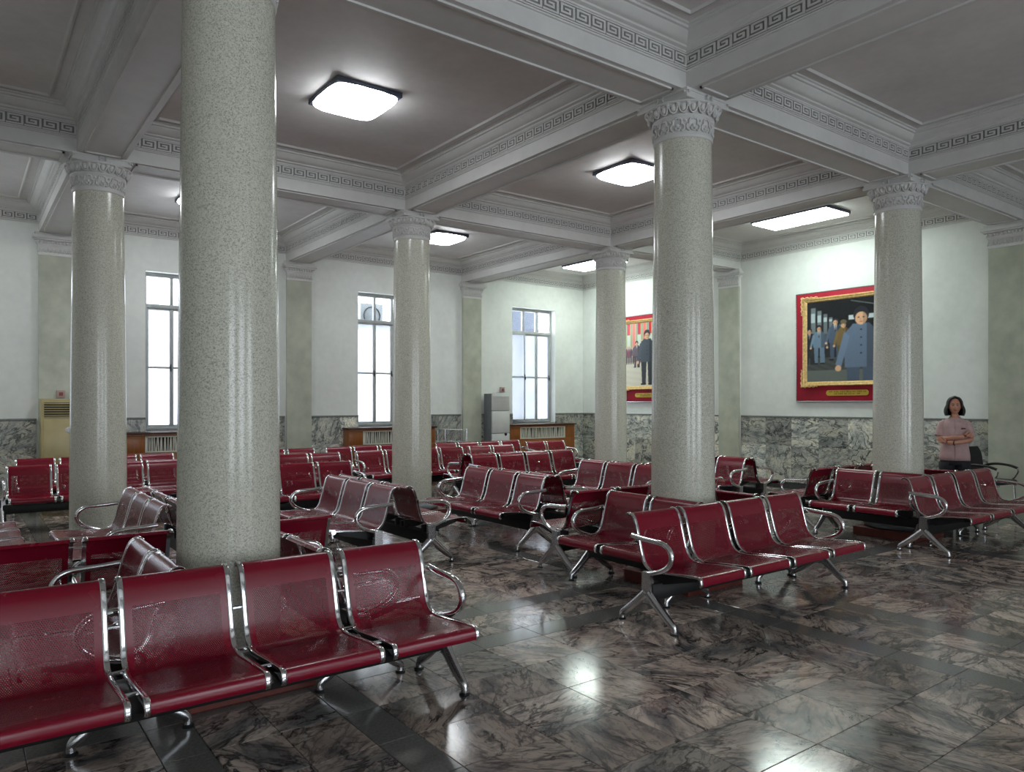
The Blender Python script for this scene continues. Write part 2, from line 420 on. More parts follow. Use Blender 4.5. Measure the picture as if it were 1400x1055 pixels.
# ---- coffer cornices and key friezes
def sweep_rect(b, x0, y0, x1, y1, prof):
    rings = []
    for d, z in prof: rings.append([(x0+d, y0+d, z), (x1-d, y0+d, z), (x1-d, y1-d, z), (x0+d, y1-d, z)])
    b.rings(rings, cap=False, smooth=False)
key_cache = {}
KZ0, KH = 4.578, .142
def key_mesh(L):
    k = round(L, 3)
    if k in key_cache: return key_cache[k]
    n = int(round(L/.165)); u = L/n; q = KH/8; s = u/8; b = MB()
    def st(x0, z0, x1, z1): b.box(x0, 0, z0, x1, .013, z1)
    b.box(0, 0, 0, L, .014, q*.7); b.box(0, 0, KH-q*.7, L, .014, KH)
    zz = lambda k_: q*1.1+k_*q*.83
    for i in range(n):
        o = i*u+s*.4; X = lambda v: o+v*s
        h = q*.83
        st(X(0), zz(0), X(1), zz(7)); st(X(1), zz(6), X(7), zz(7)); st(X(6), zz(2), X(7), zz(6)); st(X(2), zz(2), X(6), zz(3)); st(X(2), zz(3), X(3), zz(5)); st(X(3), zz(4), X(5), zz(5))
        st(X(1), zz(0), X(7.6), zz(1))
    key_cache[k] = b.mesh('greek_key', M['plaster']); return key_cache[k]
CORN = [(.0, KZ0-.022), (.012, KZ0-.018), (.014, KZ0-.006), (.002, KZ0), (.002, KZ0+KH), (.016, KZ0+KH+.004), (.02, KZ0+KH+.018), (.045, KZ0+KH+.03), (.05, KZ0+KH+.045), (.062, KZ0+KH+.05),
        (.09, KZ0+KH+.075), (.125, KZ0+KH+.105), (.13, KZ0+KH+.12), (.15, KZ0+KH+.125), (.152, KZ0+KH+.145), (.17, KZ0+KH+.15), (.17, ZC+.005)]
FRAME = [(.255, ZC+.004), (.258, ZC-.014), (.268, ZC-.022), (.285, ZC-.022), (.292, ZC-.01), (.3, ZC+.004)]
for i in range(4):
    for j in range(4):
        x0 = xs[i]+(HW if i else 0); x1 = xs[i+1]-(HW if i < 3 else 0)
        y1 = ys[j]-(HW if j else 0); y0 = ys[j+1]+(HW if j < 3 else 0)
        b = MB(); sweep_rect(b, x0, y0, x1, y1, CORN[:4]); sweep_rect(b, x0, y0, x1, y1, CORN[4:])
        co = b.obj('cornice', M['plaster'], ceiling)
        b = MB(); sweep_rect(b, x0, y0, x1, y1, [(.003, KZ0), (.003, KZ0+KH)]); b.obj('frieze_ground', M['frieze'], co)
        b = MB(); sweep_rect(b, x0, y0, x1, y1, FRAME); b.obj('ceiling_moulding', M['plaster'], ceiling)
        Lx, Ly = x1-x0, y1-y0
        for (px, py, rz, L) in ((x0, y0, 0, Lx), (x1, y0, PI/2, Ly), (x1, y1, PI, Lx), (x0, y1, -PI/2, Ly)):
            inst('greek_key', key_mesh(L), co, (px, py, KZ0), (0, 0, rz))

# ------------------------------------------------------------------ columns
RB, RT = .292, .258
def shaft_mesh():
    b = MB(); pr = []
    for k in range(15):
        t = k/14; pr.append((RB-(RB-RT)*(t**1.35), .22+(4.035-.22)*t))
    b.lathe(pr, 64, cap=False); return b.mesh('shaft', M['terrazzo'])
def base_mesh():
    b = MB(); pr = [(.34, .10)]
    for k in range(11):
        a = -PI/2+PI*k/10; pr.append((.345+.05*math.cos(a), .155+.05*math.sin(a)))
    pr += [(.33, .205), (.33, .222), (.30, .228), (.293, .245)]
    b.lathe(pr, 56); return b.mesh('base', M['torus'])
def plinth_mesh():
    b = MB(); b.cbox(-.38, -.38, 0, .38, .38, .105, .006); return b.mesh('plinth', M['plinth'])
def bell_mesh():
    b = MB()
    b.lathe([(.262, 4.02), (.268, 4.03), (.268, 4.055), (.264, 4.062), (.262, 4.09), (.264, 4.17), (.272, 4.205), (.284, 4.21), (.284, 4.225), (.276, 4.23), (.285, 4.25), (.31, 4.285), (.318, 4.30), (.30, 4.335), (.29, 4.35)], 56)
    return b.mesh('bell', M['plaster'])
def palmette_mesh():
    b = MB(); n = 12; R = .266
    def P(a, z, r=R): return (r*math.cos(a), r*math.sin(a), z)
    for k in range(n):
        a0 = 2*PI*k/n; w_ = PI/n
        arch = [P(a0+w_*x, z, R+.006) for x, z in spl2([(-.45, 4.078), (-.74, 4.085), (-.86, 4.108), (-.74, 4.132), (-.52, 4.132), (-.54, 4.16), (-.36, 4.185), (-.14, 4.18), (0, 4.196), (.14, 4.18), (.36, 4.185), (.54, 4.16), (.52, 4.132), (.74, 4.132), (.86, 4.108), (.74, 4.085), (.45, 4.078)], 2)]
        b.tube(arch, .0085, 6)
        for x, z, r in ((0, 4.12, .018), (-.24, 4.10, .014), (.24, 4.10, .014), (1, 4.165, .013)):
            b.ball(P(a0+w_*x, z, R+.002), (r*.9, r*.9, r), 7, 5)
        b.tube([P(a0-w_*.3, 4.085, R+.004), P(a0, 4.078, R+.006), P(a0+w_*.3, 4.085, R+.004)], .006, 5)
    return b.mesh('palmette_band', M['plaster'])
def spl2(p, s): return [(v.x, v.y) for v in spline([(a, c, 0) for a, c in p], s)]
def egg_mesh():
    b = MB(); n = 22
    for k in range(n):
        a = 2*PI*k/n; w_ = PI/n
        def P(da, r, z): return (r*math.cos(a+da), r*math.sin(a+da), z)
        b.ball(P(0, .305, 4.275), (.026, .026, .036), 8, 6)
        U = [P(x*w_, r, z) for x, r, z in ((-.8, .335, 4.315), (-.85, .318, 4.275), (-.55, .302, 4.24), (0, .296, 4.228), (.55, .302, 4.24), (.85, .318, 4.275), (.8, .335, 4.315))]
        b.tube(U, .009, 5)
        b.ball(P(w_, .33, 4.30), (.01, .01, .022), 6, 4)
    b.lathe([(.305, 4.305), (.345, 4.31), (.35, 4.318), (.345, 4.325), (.3, 4.328)], 48, cap=False)
    return b.mesh('egg_band', M['plaster'])
def abacus_mesh():
    b = MB(); b.cbox(-.295, -.295, 4.325, .295, .295, 4.35, .004); b.cbox(-.285, -.285, 4.345, .285, .285, 4.39, .003); b.cbox(-.295, -.295, 4.385, .295, .295, ZB+.002, .004)
    for q in range(4):                # a small knob and end blocks on every side
        c, s_ = math.cos(q*PI/2), math.sin(q*PI/2)
        for t in (-.27, .27):
            b.ball((c*.3-s_*t, s_*.3+c*t, 4.372), .012, 6, 4)
        for t in (-.03, .03):
            b.tube([(c*.3-s_*t, s_*.3+c*t, 4.352), (c*.312-s_*t, s_*.312+c*t, 4.37), (c*.3-s_*t, s_*.3+c*t, 4.392)], .008, 5)
    return b.mesh('abacus', M['plaster'])
CM = dict(shaft=shaft_mesh(), base=base_mesh(), plinth=plinth_mesh(), bell=bell_mesh(), palm=palmette_mesh(), egg=egg_mesh(), abacus=abacus_mesh())
def column(i, j, label):
    t = empty('column', (i*A, -j*B, 0), label=label, cat='column', group='round columns of the hall')
    inst('plinth', CM['plinth'], t); inst('base', CM['base'], t); inst('shaft', CM['shaft'], t)
    cap = inst('capital', CM['bell'], t); inst('palmette_band', CM['palm'], cap); inst('egg_band', CM['egg'], cap); inst('abacus', CM['abacus'], cap)
column(2, 3, 'nearest and thickest looking round speckled column, behind the front red bench at left')
column(2, 2, 'round speckled column right of centre with four red benches about its foot')
column(2, 1, 'round speckled column beside the standing woman, overlapping the right portrait')
column(1, 3, 'round speckled column at far left, beside the cream air conditioner')
column(1, 2, 'round speckled column overlapping the middle window, grey base free of benches')
column(1, 1, 'slimmest looking round speckled column, nearest the far corner of the room')

def pilaster_parts(axis):
    """flat half pier: returns meshes in a frame where the wall is x=0 and it projects to +x"""
    b = MB(); b.cbox(0, -.25, 0, .05, .25, 4.06, .004); sh = b.mesh('shaft', M['terrazzo_pale'])
    b = MB()
    OFF = .036
    b.cbox(0, -.257, 4.045, .095, .257, 4.075, .004); b.cbox(0, -.25, 4.07, .088, .25, 4.2, .002); b.cbox(0, -.262, 4.195, .1, .262, 4.215, .004)
    b.cbox(0, -.275, 4.21, .112, .275, 4.29, .008); b.cbox(0, -.31, 4.285, .145, .31, 4.315, .006); b.cbox(0, -.335, 4.31, .17, .335, 4.365, .006); b.cbox(0, -.30, 4.36, .13, .30, ZB, .004)
    for v in b.bm.verts: v.co.x = max(0, v.co.x-OFF)
    cp = b.mesh('capital', M['plaster'])
    b = MB()
    for k in range(9):
        y = -.232+k*.058
        b.tube([(.09, y-.026, 4.09), (.096, y-.012, 4.135), (.098, y, 4.175), (.096, y+.012, 4.135), (.09, y+.026, 4.09)], .0075, 5); b.ball((.09, y, 4.11), .013, 6, 4)
    for k in range(11):
        y = -.25+k*.05
        b.ball((.118, y, 4.255), (.02, .018, .028), 7, 5); b.ball((.122, y+.025, 4.268), (.012, .007, .02), 5, 4)
    for y0_, s_ in ((-.262, -1), (.262, 1)):
        for k in range(2): b.ball((.03+.045*k, y0_+s_*.012, 4.255), (.018, .02, .028), 7, 5)
    for v in b.bm.verts: v.co.x -= OFF
    return sh, cp, b.mesh('carved_band', M['plaster'])
PM = pilaster_parts('x')
def pilaster(x, y, rz, label):
    t = empty('pilaster', (x, y, 0), rz, label=label, cat='pilaster', group='flat pilasters on the walls')
    inst('shaft', PM[0], t); c = inst('capital', PM[1], t); inst('carved_band', PM[2], c)
pilaster(X0+.037, -B, 0, 'flat pale green pilaster between middle window and white air conditioner')
pilaster(X0+.037, -2*B, 0, 'flat pale green pilaster on window wall, just right of nearest column')
pilaster(X0+.037, -3*B, 0, 'flat pale green pilaster behind the cream air conditioner at far left')
pilaster(A, Y0-.037, -PI/2, 'flat pale green pilaster between the two framed portraits')
pilaster(2*A, Y0-.037, -PI/2, 'flat pilaster at right edge behind the black armchair')

# ------------------------------------------------------------------ ceiling lamps
def pillow(b, sx, sy, z0, drop, n=14, e=6.0):
    """downward bulging rounded-square diffuser"""
    rings = []
    for k in range(9):
        t = k/8; f = math.cos(t*PI/2)**.55 if t < 1 else 0.02; z = z0-drop*math.sin(t*PI/2)
        ring = []
        for q in range(48):
            a = 2*PI*q/48; c, s_ = math.cos(a), math.sin(a)
            r = (abs(c)**e+abs(s_)**e)**(-1/e)
            ring.append((sx/2*r*c*f, sy/2*r*s_*f, z))
        rings.append(ring)
    b.rings(rings)
def lamp(x, y, sx, sy, drop, mat, label, name='ceiling_lamp', group='lit ceiling lamps'):
    t = empty(name, (x, y, ZC), label=label, cat='lamp', group=group)
    b = MB(); b.cbox(-sx/2, -sy/2, -.055, sx/2, sy/2, 0, .006)
    for k in (-.3, .3): b.ball((sx*k, -sy/2, -.03), .01, 6, 4); b.ball((sx/2, sy*k, -.03), .01, 6, 4)
    b.obj('housing', M['lamp_base'], t)
    b = MB(); pillow(b, sx*1.0, sy*1.0, -.05, drop); b.obj('diffuser', mat, t)
lamp(7.5, -10.17, .76, .72, .085, M['lamp_cool'], 'large glowing square ceiling lamp nearest the camera, right of nearest column')
lamp(7.5, -6.05, .76, .72, .085, M['lamp_cool'], 'glowing square ceiling lamp partly hidden by the column right of centre')
lamp(2.5, -6.03, .76, .72, .085, M['lamp_cool'], 'glowing square ceiling lamp peeping out right of the middle window column')
lamp(2.5, -14.4, .76, .72, .085, M['lamp_cool'], 'added unseen square ceiling lamp over the window wall, just beyond the left edge')  # added lamp out of view, there to brighten the left wall
lamp(2.5, -10.4, .76, .72, .085, M['lamp_cool'], 'square ceiling lamp hidden behind the nearest column, glow on ceiling')
def panel_lamp(x, y, label):
    t = empty('ceiling_lamp', (x, y, ZC), label=label, cat='lamp', group='lit ceiling lamps')
    b = MB(); b.cbox(-.72, -.37, -.05, .72, .37, 0, .005); b.obj('housing', M['lamp_base'], t)
    b = MB(); b.cbox(-.70, -.35, -.075, .70, .35, -.045, .01); b.obj('diffuser', M['lamp_green'], t)
panel_lamp(7.47, -1.87, 'long rectangular lit ceiling panel above the right portrait')
panel_lamp(2.25, -1.8, 'rectangular lit ceiling panel beside capital of the farthest column')

# ------------------------------------------------------------------ windows
def window(n, y, opened=False, x=X0-.2):
    t = empty('window_%d' % n, (x, y, WZ0)); t['kind'] = 'structure'
    H = WZ1-WZ0; W_ = WW
    b = MB(); f = .05
    b.cbox(-.04, -W_/2, 0, .04, -W_/2+f, H, .004); b.cbox(-.04, W_/2-f, 0, .04, W_/2, H, .004); b.cbox(-.04, -W_/2+f, 0, .04, W_/2-f, f, .004); b.cbox(-.04, -W_/2+f, H-f-.02, .04, W_/2-f, H, .004)
    zt = 2.2; b.cbox(-.045, -W_/2+f, zt-.035, .05, W_/2-f, zt+.035, .004)
    cw = (W_-2*f)/3
    for k in (1, 2): b.cbox(-.03, -W_/2+f+k*cw-.028, zt+.03, .035, -W_/2+f+k*cw+.028, H-f, .004)
    b.obj('frame', M['winframe'], t)
    b = MB(); b.cbox(-.03, -W_/2+.01, -.025, .2, W_/2-.01, .0, .004); b.obj('sill', M['winframe'], t)
    for k in range(3):
        y0 = -W_/2+f+k*cw; y1 = y0+cw
        b = MB(); b.box(-.003, y0+.02, zt+.03, .003, y1-.02, H-f-.01); b.obj('pane', M['glass'], t)
        # casement sash, hinged on its left stile (larger y is screen right, so k=0 is leftmost)
        s = empty('sash', (0, y0, f)); s.parent = t
        if opened and k == 0: s.location = (.03, y0, f); s.rotation_euler = (0, 0, -.2)
        h = zt-.035-f; q = .032
        b = MB()
        b.cbox(-.022, 0.002, 0, .028, q, h, .003); b.cbox(-.022, cw-q, 0, .028, cw-.002, h, .003); b.cbox(-.022, q, 0, .028, cw-q, q, .003); b.cbox(-.022, q, h-q, .028, cw-q, h, .003)
        b.cbox(-.018, q, h*.5-.018, .022, cw-q, h*.5+.018, .003)
        b.obj('stile', M['winframe'], s)
        for z0, z1 in ((q, h*.5-.018), (h*.5+.018, h-q)):
            b = MB(); b.box(-.003, q-.004, z0-.004, .003, cw-q+.004, z1+.004); b.obj('pane', M['frost'], s)
        if k != 1 or not opened:
            b = MB(); b.cbox(.028, cw-.026, h*.5-.06, .045, cw-.008, h*.5+.06, .003); b.tube([(.045, cw-.017, h*.5), (.065, cw-.017, h*.5), (.068, cw-.017, h*.5-.07)], .007, 6); b.obj('handle', M['dark'], s)
for n, y in enumerate(WIN_Y): window(n+1, y, n == 0)
for n, (a, c) in enumerate(FW):
    t = empty('window_%d' % (5+n), (X1+.15, (a+c)/2, .5)); t['kind'] = 'structure'
    W_ = c-a; b = MB()
    for yy in (-W_/2+.03, -W_/6, W_/6, W_/2-.03): b.box(-.03, yy-.03, 0, .03, yy+.03, 3.4)
    for zz in (.03, 2.4, 3.37): b.box(-.028, -W_/2, zz-.03, .028, W_/2, zz+.03)
    b.obj('frame', M['winframe'], t)
    b = MB(); b.box(-.003, -W_/2, 0, .003, W_/2, 3.4); b.obj('pane', M['glass'], t)
# what shows through the clear top lights
t = empty('outbuilding', (-6, .1, 0), label='dim slate blue building outside, behind top panes of the right window', cat='building')
b = MB(); b.box(-.5, -1.6, 0, .5, 2.7, 5.6); b.obj('wall', plain('slate_render', (62, 68, 80), .9), t)
b = MB(); b.cbox(-.6, -1.7, 5.6, .6, 2.8, 5.75, .02); b.obj('roof', M['grey'], t)
t = empty('condenser_unit', (-.75, -6.0, 3.35), label='grey outdoor air conditioner condenser seen through the top of middle window', cat='condenser')
b = MB(); b.cbox(-.15, -.28, 0, .15, .28, .56, .02); b.obj('case', M['grey'], t)
b = MB(); b.tube([(.16, .2*math.cos(q*PI/8), .28+.2*math.sin(q*PI/8)) for q in range(17)], .012, 6); b.obj('fan_guard', M['dark'], t)
b = MB(); b.box(-.2, -.32, -.05, .88, -.28, 0); b.box(-.2, .28, -.05, .88, .32, 0); b.box(.26, -.4, -.06, .88, .4, -.02); b.obj('bracket', M['grey'], t)

# ------------------------------------------------------------------ radiator covers, air conditioners, rack, switches
def radiator(y, label, wd=2.02):
    t = empty('radiator_cover', (X0+.03, y, 0), label=label, cat='radiator cover', group='wooden radiator covers under the windows')
    D, H, p = .27, 1.12, .2
    gz0, gz1, gy0 = .82, 1.06, .68
    b = MB(); b.cbox(0, -wd/2, 0, D, -wd/2+.025, H, .003); b.cbox(0, wd/2-.025, 0, D, wd/2, H, .003); b.cbox(D-.02, -wd/2+.025, 0, D, wd/2-.025, gz0-.02, .003)
    b.cbox(D-.02, -wd/2+.025, gz1+.02, D, wd/2-.025, H, .003); b.cbox(D-.02, -wd/2+.025, gz0-.02, D, -gy0-.02, gz1+.02, .002); b.cbox(D-.02, gy0+.02, gz0-.02, D, wd/2-.025, gz1+.02, .002)
    b.obj('body', M['wood'], t)
    b = MB(); b.cbox(-.0, -wd/2-.03, H, D+.04, wd/2+.03, H+.03, .005); b.obj('top_board', M['wood_dark'], t)
    b = MB(); b.box(D-.09, -gy0, gz0, D-.08, gy0, gz1); b.obj('backing', M['dark'], t)
    b = MB()
    for s in (-1, 1): b.box(D-.02, s*gy0-.02, gz0-.02, D+.006, s*gy0+.02, gz1+.02)
    b.box(D-.02, -gy0, gz0-.02, D+.006, gy0, gz0); b.box(D-.02, -gy0, gz1, D+.006, gy0, gz1+.02); g = b.obj('grille', M['grille'], t)
    rn = random.Random(int(-y*10)); me = None
    b = MB(); b.box(-.006, -.0085, 0, .003, .0085, gz1-gz0); me = b.mesh('slat', M['grille'])
    n = 46
    for k in range(n):
        yy = -gy0+.015+(2*gy0-.03)*k/(n-1)
        inst('slat', me, g, (D-.01, yy+rn.uniform(-.006, .006), gz0), (rn.uniform(-.09, .09), 0, rn.uniform(-.4, .4)))
radiator(-2.16, 'orange brown wooden radiator cover under the window nearest the far corner')
radiator(-6.2, 'orange brown wooden radiator cover under the middle window, behind a column')
radiator(-10.25, 'brown wooden radiator cover under the left window, beside nearest column')

t = empty('air_conditioner', (X0+.04, -3.48, 0), label='tall white floor standing air conditioner beside the right window', cat='air conditioner')
b = MB(); b.cbox(.02, -.26, 0, .3, .26, 1.87, .012); b.obj('cabinet', M['grey'], t)
b = MB(); b.cbox(.3, -.25, .02, .345, .25, .95, .01); b.obj('lower_panel', M['white'], t)
b = MB(); b.cbox(.3, -.25, .96, .345, .25, 1.47, .01); b.obj('middle_panel', M['white'], t)
b = MB(); b.cbox(.3, -.25, 1.48, .345, .25, 1.88, .01); up = b.obj('outlet_panel', M['white'], t)
b = MB(); b.box(-.006, -.22, 0, .002, .22, .012); sl = b.mesh('louver', M['white'])
for k in range(8): inst('louver', sl, up, (.349, 0, 1.55+k*.035), (0, .35, 0))
b = MB(); b.lathe([(.035, 0), (.035, .012), (.02, .016)], 16); k_ = b.obj('emblem_disc', M['dark'], t, (.343, .13, .93), (0, PI/2, 0))

t = empty('air_conditioner', (X0+.11, -12.17, 0), label='tall cream floor standing air conditioner with dark slatted outlet at far left', cat='air conditioner')
b = MB(); b.cbox(0, -.3, 0, .34, .3, 1.72, .015); b.obj('cabinet', M['cream'], t)
b = MB(); b.box(.341, -.26, 1.44, .344, .26, 1.66); ob = b.obj('outlet', M['dark'], t)
b = MB(); b.box(-.012, -.26, -.006, .012, .26, .006); sl = b.mesh('slat', M['cream'])
for k in range(6): inst('slat', sl, ob, (.352, 0, 1.457+k*.037), (0, .35, 0))
b = MB(); b.cbox(.34, -.27, .5, .352, .27, 1.40, .006); b.obj('front_panel', M['cream'], t)
b = MB(); b.cbox(.34, -.27, .3, .35, .27, .49, .004); b.obj('lower_panel', M['cream'], t)
b = MB(); b.ball((.352, .14, 1.22), (.01, .12, .06), 16, 8); b.ball((.362, .17, 1.2), (.006, .05, .02), 10, 6); b.obj('leaf_emblem', M['white'], t)

def switch(x, y, z, rz, label):
    t = empty('wall_box', (x, y, z), rz, label=label, cat='switch box')
    b = MB(); b.cbox(0, -.06, -.06, .05, .06, .06, .006); b.obj('case', plain('pink_plastic_case', (176, 150, 146), .5), t)
    b = MB(); b.cbox(.05, -.028, -.028, .058, .028, .028, .004); b.obj('red_plate', plain('dull_red_plate', (132, 70, 68), .5), t)
switch(X0, -3.19, 1.97, 0, 'small red fronted switch box on wall above the white air conditioner')
switch(X0+.09, -12.17, 1.8, 0, 'small pinkish box on pilaster above the cream air conditioner')

t = empty('wire_rack', (X0+.1, -4.72, 0), label='low silver wire rack between middle radiator cover and pilaster', cat='rack')
b = MB()
for x in (0, .3):
    for y in (-.28, .28): b.tube([(x, y, 0), (x, y, 1.08)], .011, 6)
b.obj('posts', M['cast'], t)
for z in (.2, .5, .8, 1.06):
    b = MB(); b.tube([(0, -.28, z), (.3, -.28, z), (.3, .28, z), (0, .28, z), (0, -.28, z)], .008, 6)
    for k in range(12): b.tube([(0, -.25+k*.045, z), (.3, -.25+k*.045, z)], .004, 5)
    b.obj('shelf', M['cast'], t)
b = MB()
for k in range(13): b.tube([(.3, -.27+k*.045, .2), (.3, -.27+k*.045, 1.06)], .005, 5)
b.obj('front_bars', M['cast'], t)

# ------------------------------------------------------------------ framed portraits (generic figures, no likeness)
def paint_picture(kind, nx=230, ny=216):
    """returns rgb (ny,nx,3) sRGB 0-1, row 0 = bottom"""
    xx, yy = np.meshgrid(np.linspace(0, 1, nx), np.linspace(0, 1, ny)); im = np.zeros((ny, nx, 3)); rs = np.random.RandomState(3)
    def C(r, g, b_): return np.array((r, g, b_))/255.
    def put(mask, c, soft=None): im[mask] = c
    def ell(cx, cy, rx, ry): return ((xx-cx)/rx)**2+((yy-cy)/ry)**2 < 1
    def poly(pts):
        m = np.zeros(xx.shape, bool); j = len(pts)-1
        for i in range(len(pts)):
            xi, yi = pts[i]; xj, yj = pts[j]
            m ^= ((yi > yy) != (yj > yy)) & (xx < (xj-xi)*(yy-yi)/(yj-yi+1e-9)+xi); j = i
        return m
    def figure(cx, foot, h, suit, trouser, skin, hair, wave=False, tie=True, cap=None):
        wd = h*.155; top = foot+h
        for s in (-1, 1):
            put(poly([(cx+s*.01*h, foot+.47*h), (cx+s*wd*.9, foot+.47*h), (cx+s*wd*(.75+.25*(s > 0)), foot+.02*h), (cx+s*wd*.2, foot+.02*h)]), trouser)
            put(ell(cx+s*wd*.55, foot+.015*h, wd*.42, .016*h), C(20, 20, 22))
        body = poly([(cx-wd, foot+.42*h), (cx-wd*1.08, foot+.74*h), (cx-wd*.5, foot+.84*h), (cx+wd*.5, foot+.84*h), (cx+wd*1.08, foot+.74*h), (cx+wd, foot+.42*h)])
        put(body, suit); put(body & (xx > cx+wd*.35), suit*.72)
        arm = poly([(cx-wd*1.05, foot+.77*h), (cx-wd*1.6, foot+.45*h), (cx-wd*1.22, foot+.43*h), (cx-wd*.7, foot+.72*h)]); put(arm, suit*1.08)
        put(ell(cx-wd*1.42, foot+.415*h, wd*.2, .03*h), skin)
        if wave:
            put(poly([(cx+wd*.8, foot+.78*h), (cx+wd*1.7, foot+.80*h), (cx+wd*1.75, foot+.98*h), (cx+wd*1.4, foot+.98*h), (cx+wd*1.3, foot+.84*h)]), suit*.9); put(ell(cx+wd*1.58, foot+1.01*h, wd*.24, .035*h), skin)
        else:
            put(poly([(cx+wd*1.05, foot+.77*h), (cx+wd*1.55, foot+.45*h), (cx+wd*1.2, foot+.43*h), (cx+wd*.8, foot+.72*h)]), suit*.66); put(ell(cx+wd*1.36, foot+.415*h, wd*.2, .03*h), skin)
        if tie: put(poly([(cx-wd*.22, foot+.84*h), (cx+wd*.22, foot+.84*h), (cx, foot+.66*h)]), C(220, 222, 220)); put(poly([(cx-wd*.06, foot+.83*h), (cx+wd*.06, foot+.83*h), (cx+wd*.05, foot+.68*h), (cx-wd*.05, foot+.68*h)]), C(60, 40, 50))
        else:
            for k in range(4): put(ell(cx, foot+(.78-.075*k)*h, wd*.06, .007*h), suit*.45)
        put(ell(cx, top-.075*h, wd*.47, .078*h), hair*1.5); f = ell(cx, top-.112*h, wd*.37, .062*h); put(f, skin); put(f & (xx > cx+wd*.12), skin*.82)
        put(ell(cx-wd*.15, top-.102*h, wd*.07, .004*h) | ell(cx+wd*.15, top-.102*h, wd*.07, .004*h), C(40, 28, 26)); put(ell(cx, top-.145*h, wd*.11, .004*h), C(170, 104, 90)); put(ell(cx-wd*.02, top-.122*h, wd*.05, .01*h), skin*.9)
        if cap is not None: put(ell(cx, top-.03*h, wd*.5, .05*h), cap)
    SK = C(214, 168, 132); HR = C(26, 26, 30)
    if kind == 'hall':
        im[:] = C(34, 36, 40); put(yy > .6, C(24, 26, 29))
        for k in range(7):      # lit openings receding to the right, dark columns between
            x0 = .05+.085*k*(1-.03*k); wk = .06*(1-.09*k)
            put((xx > x0) & (xx < x0+wk) & (yy > .60-.004*k) & (yy < .93-.045*k), C(90, 100, 104)+rs.rand()*.12); put((xx > x0) & (xx < x0+wk*.9) & (yy > .74) & (yy < .86-.03*k), C(176, 190, 196))
        put((xx > .52) & (yy > .74) & (yy < .8), C(190, 200, 200)); put(poly([(.55, .97), (.9, .88), (.9, .89), (.55, .98)]), C(120, 124, 120))
        fl = yy < .30; put(fl, C(64, 68, 66)); im[fl] += (np.sin(xx*40+yy*90)*.02)[fl][:, None]; put((yy < .14), C(96, 102, 98))
        put(poly([(.72, 0), (1, 0), (1, .38), (.83, .22)]), C(120, 30, 26))
        for k in range(16): cx_ = .05+.05*k; put(ell(cx_, .56+.02*math.sin(k*2.3), .018, .03), C(90, 66, 58)); put(ell(cx_, .46, .03, .09), C(30, 32, 40))
        figure(.03, .22, .46, C(28, 30, 36), C(24, 26, 30), SK, HR); figure(.155, .22, .49, C(104, 126, 146), C(98, 118, 138), SK, HR); figure(.36, .26, .52, C(74, 88, 108), C(66, 80, 98), SK, HR); figure(.46, .22, .52, C(112, 92, 54), C(92, 78, 48), SK, HR, tie=False, cap=C(100, 92, 70))
        figure(.67, -.36, 1.25, C(96, 112, 134), C(72, 86, 104), SK, HR, tie=False)
    else:
        im[:] = C(206, 206, 190); put(yy > .62, C(196, 206, 190))
        for k in range(9):
            x0 = .04+.11*k; put((xx > x0) & (xx < x0+.035) & (yy > .62), C(150, 160, 120))
            if k % 2 == 0: put((xx > x0+.04) & (xx < x0+.1) & (yy > .82), C(206, 48, 44)); put((xx > x0+.04) & (xx < x0+.05) & (yy > .82), C(60, 80, 150))
            else: put((xx > x0+.04) & (xx < x0+.1) & (yy > .6), C(226, 120, 110))
        fl = yy < .5; put(fl, C(208, 202, 184)); im[fl] += (np.sin(yy*70+xx*9)*.015)[fl][:, None]
        for k in range(22):
            cx_ = .03+.044*k; h = .2+.05*math.sin(k*1.9); put(ell(cx_, .62, .015, .026), SK*.9); put(ell(cx_, .52, .024, .09), C(70+30*(k % 3), 60, 76)); put(ell(cx_, .42, .016, .07), C(60, 44, 52))
        figure(.28, .3, .42, C(96, 84, 92), C(74, 58, 66), SK, HR, wave=True); figure(.80, .26, .46, C(104, 90, 84), C(80, 66, 64), SK, HR, wave=True)
        figure(.49, .02, .86, C(66, 74, 84), C(44, 48, 54), SK, HR, tie=False)
    pad = np.pad(im, ((1, 1), (1, 1), (0, 0)), 'edge'); im = sum(pad[a:a+ny, c:c+nx] for a in range(3) for c in range(3))/9; im += rs.normal(0, .012, im.shape); return np.clip(im, 0, 1)
def picture_mat():
    m = N('printed_picture'); a = m.n('ShaderNodeVertexColor'); a.layer_name = 'print'
    return m.set(color=a.outputs[0], rough=.25)
PICM = picture_mat()
def picture_mesh(kind, wd, ht):
    im = paint_picture(kind); ny, nx, _ = im.shape
    V = [(wd*(i/(nx-1)-.5), 0, ht*j/(ny-1)) for j in range(ny) for i in range(nx)]
    F = [(j*nx+i, j*nx+i+1, (j+1)*nx+i+1, (j+1)*nx+i) for j in range(ny-1) for i in range(nx-1)]
    me = bpy.data.meshes.new('print'); me.from_pydata(V, [], F); at = me.color_attributes.new('print', 'FLOAT_COLOR', 'POINT')
    lin = np.where(im <= .04045, im/12.92, ((im+.055)/1.055)**2.4); at.data.foreach_set('color', np.concatenate([lin, np.ones((ny, nx, 1))], 2).reshape(-1).astype(np.float32))
    me.materials.append(PICM); return me
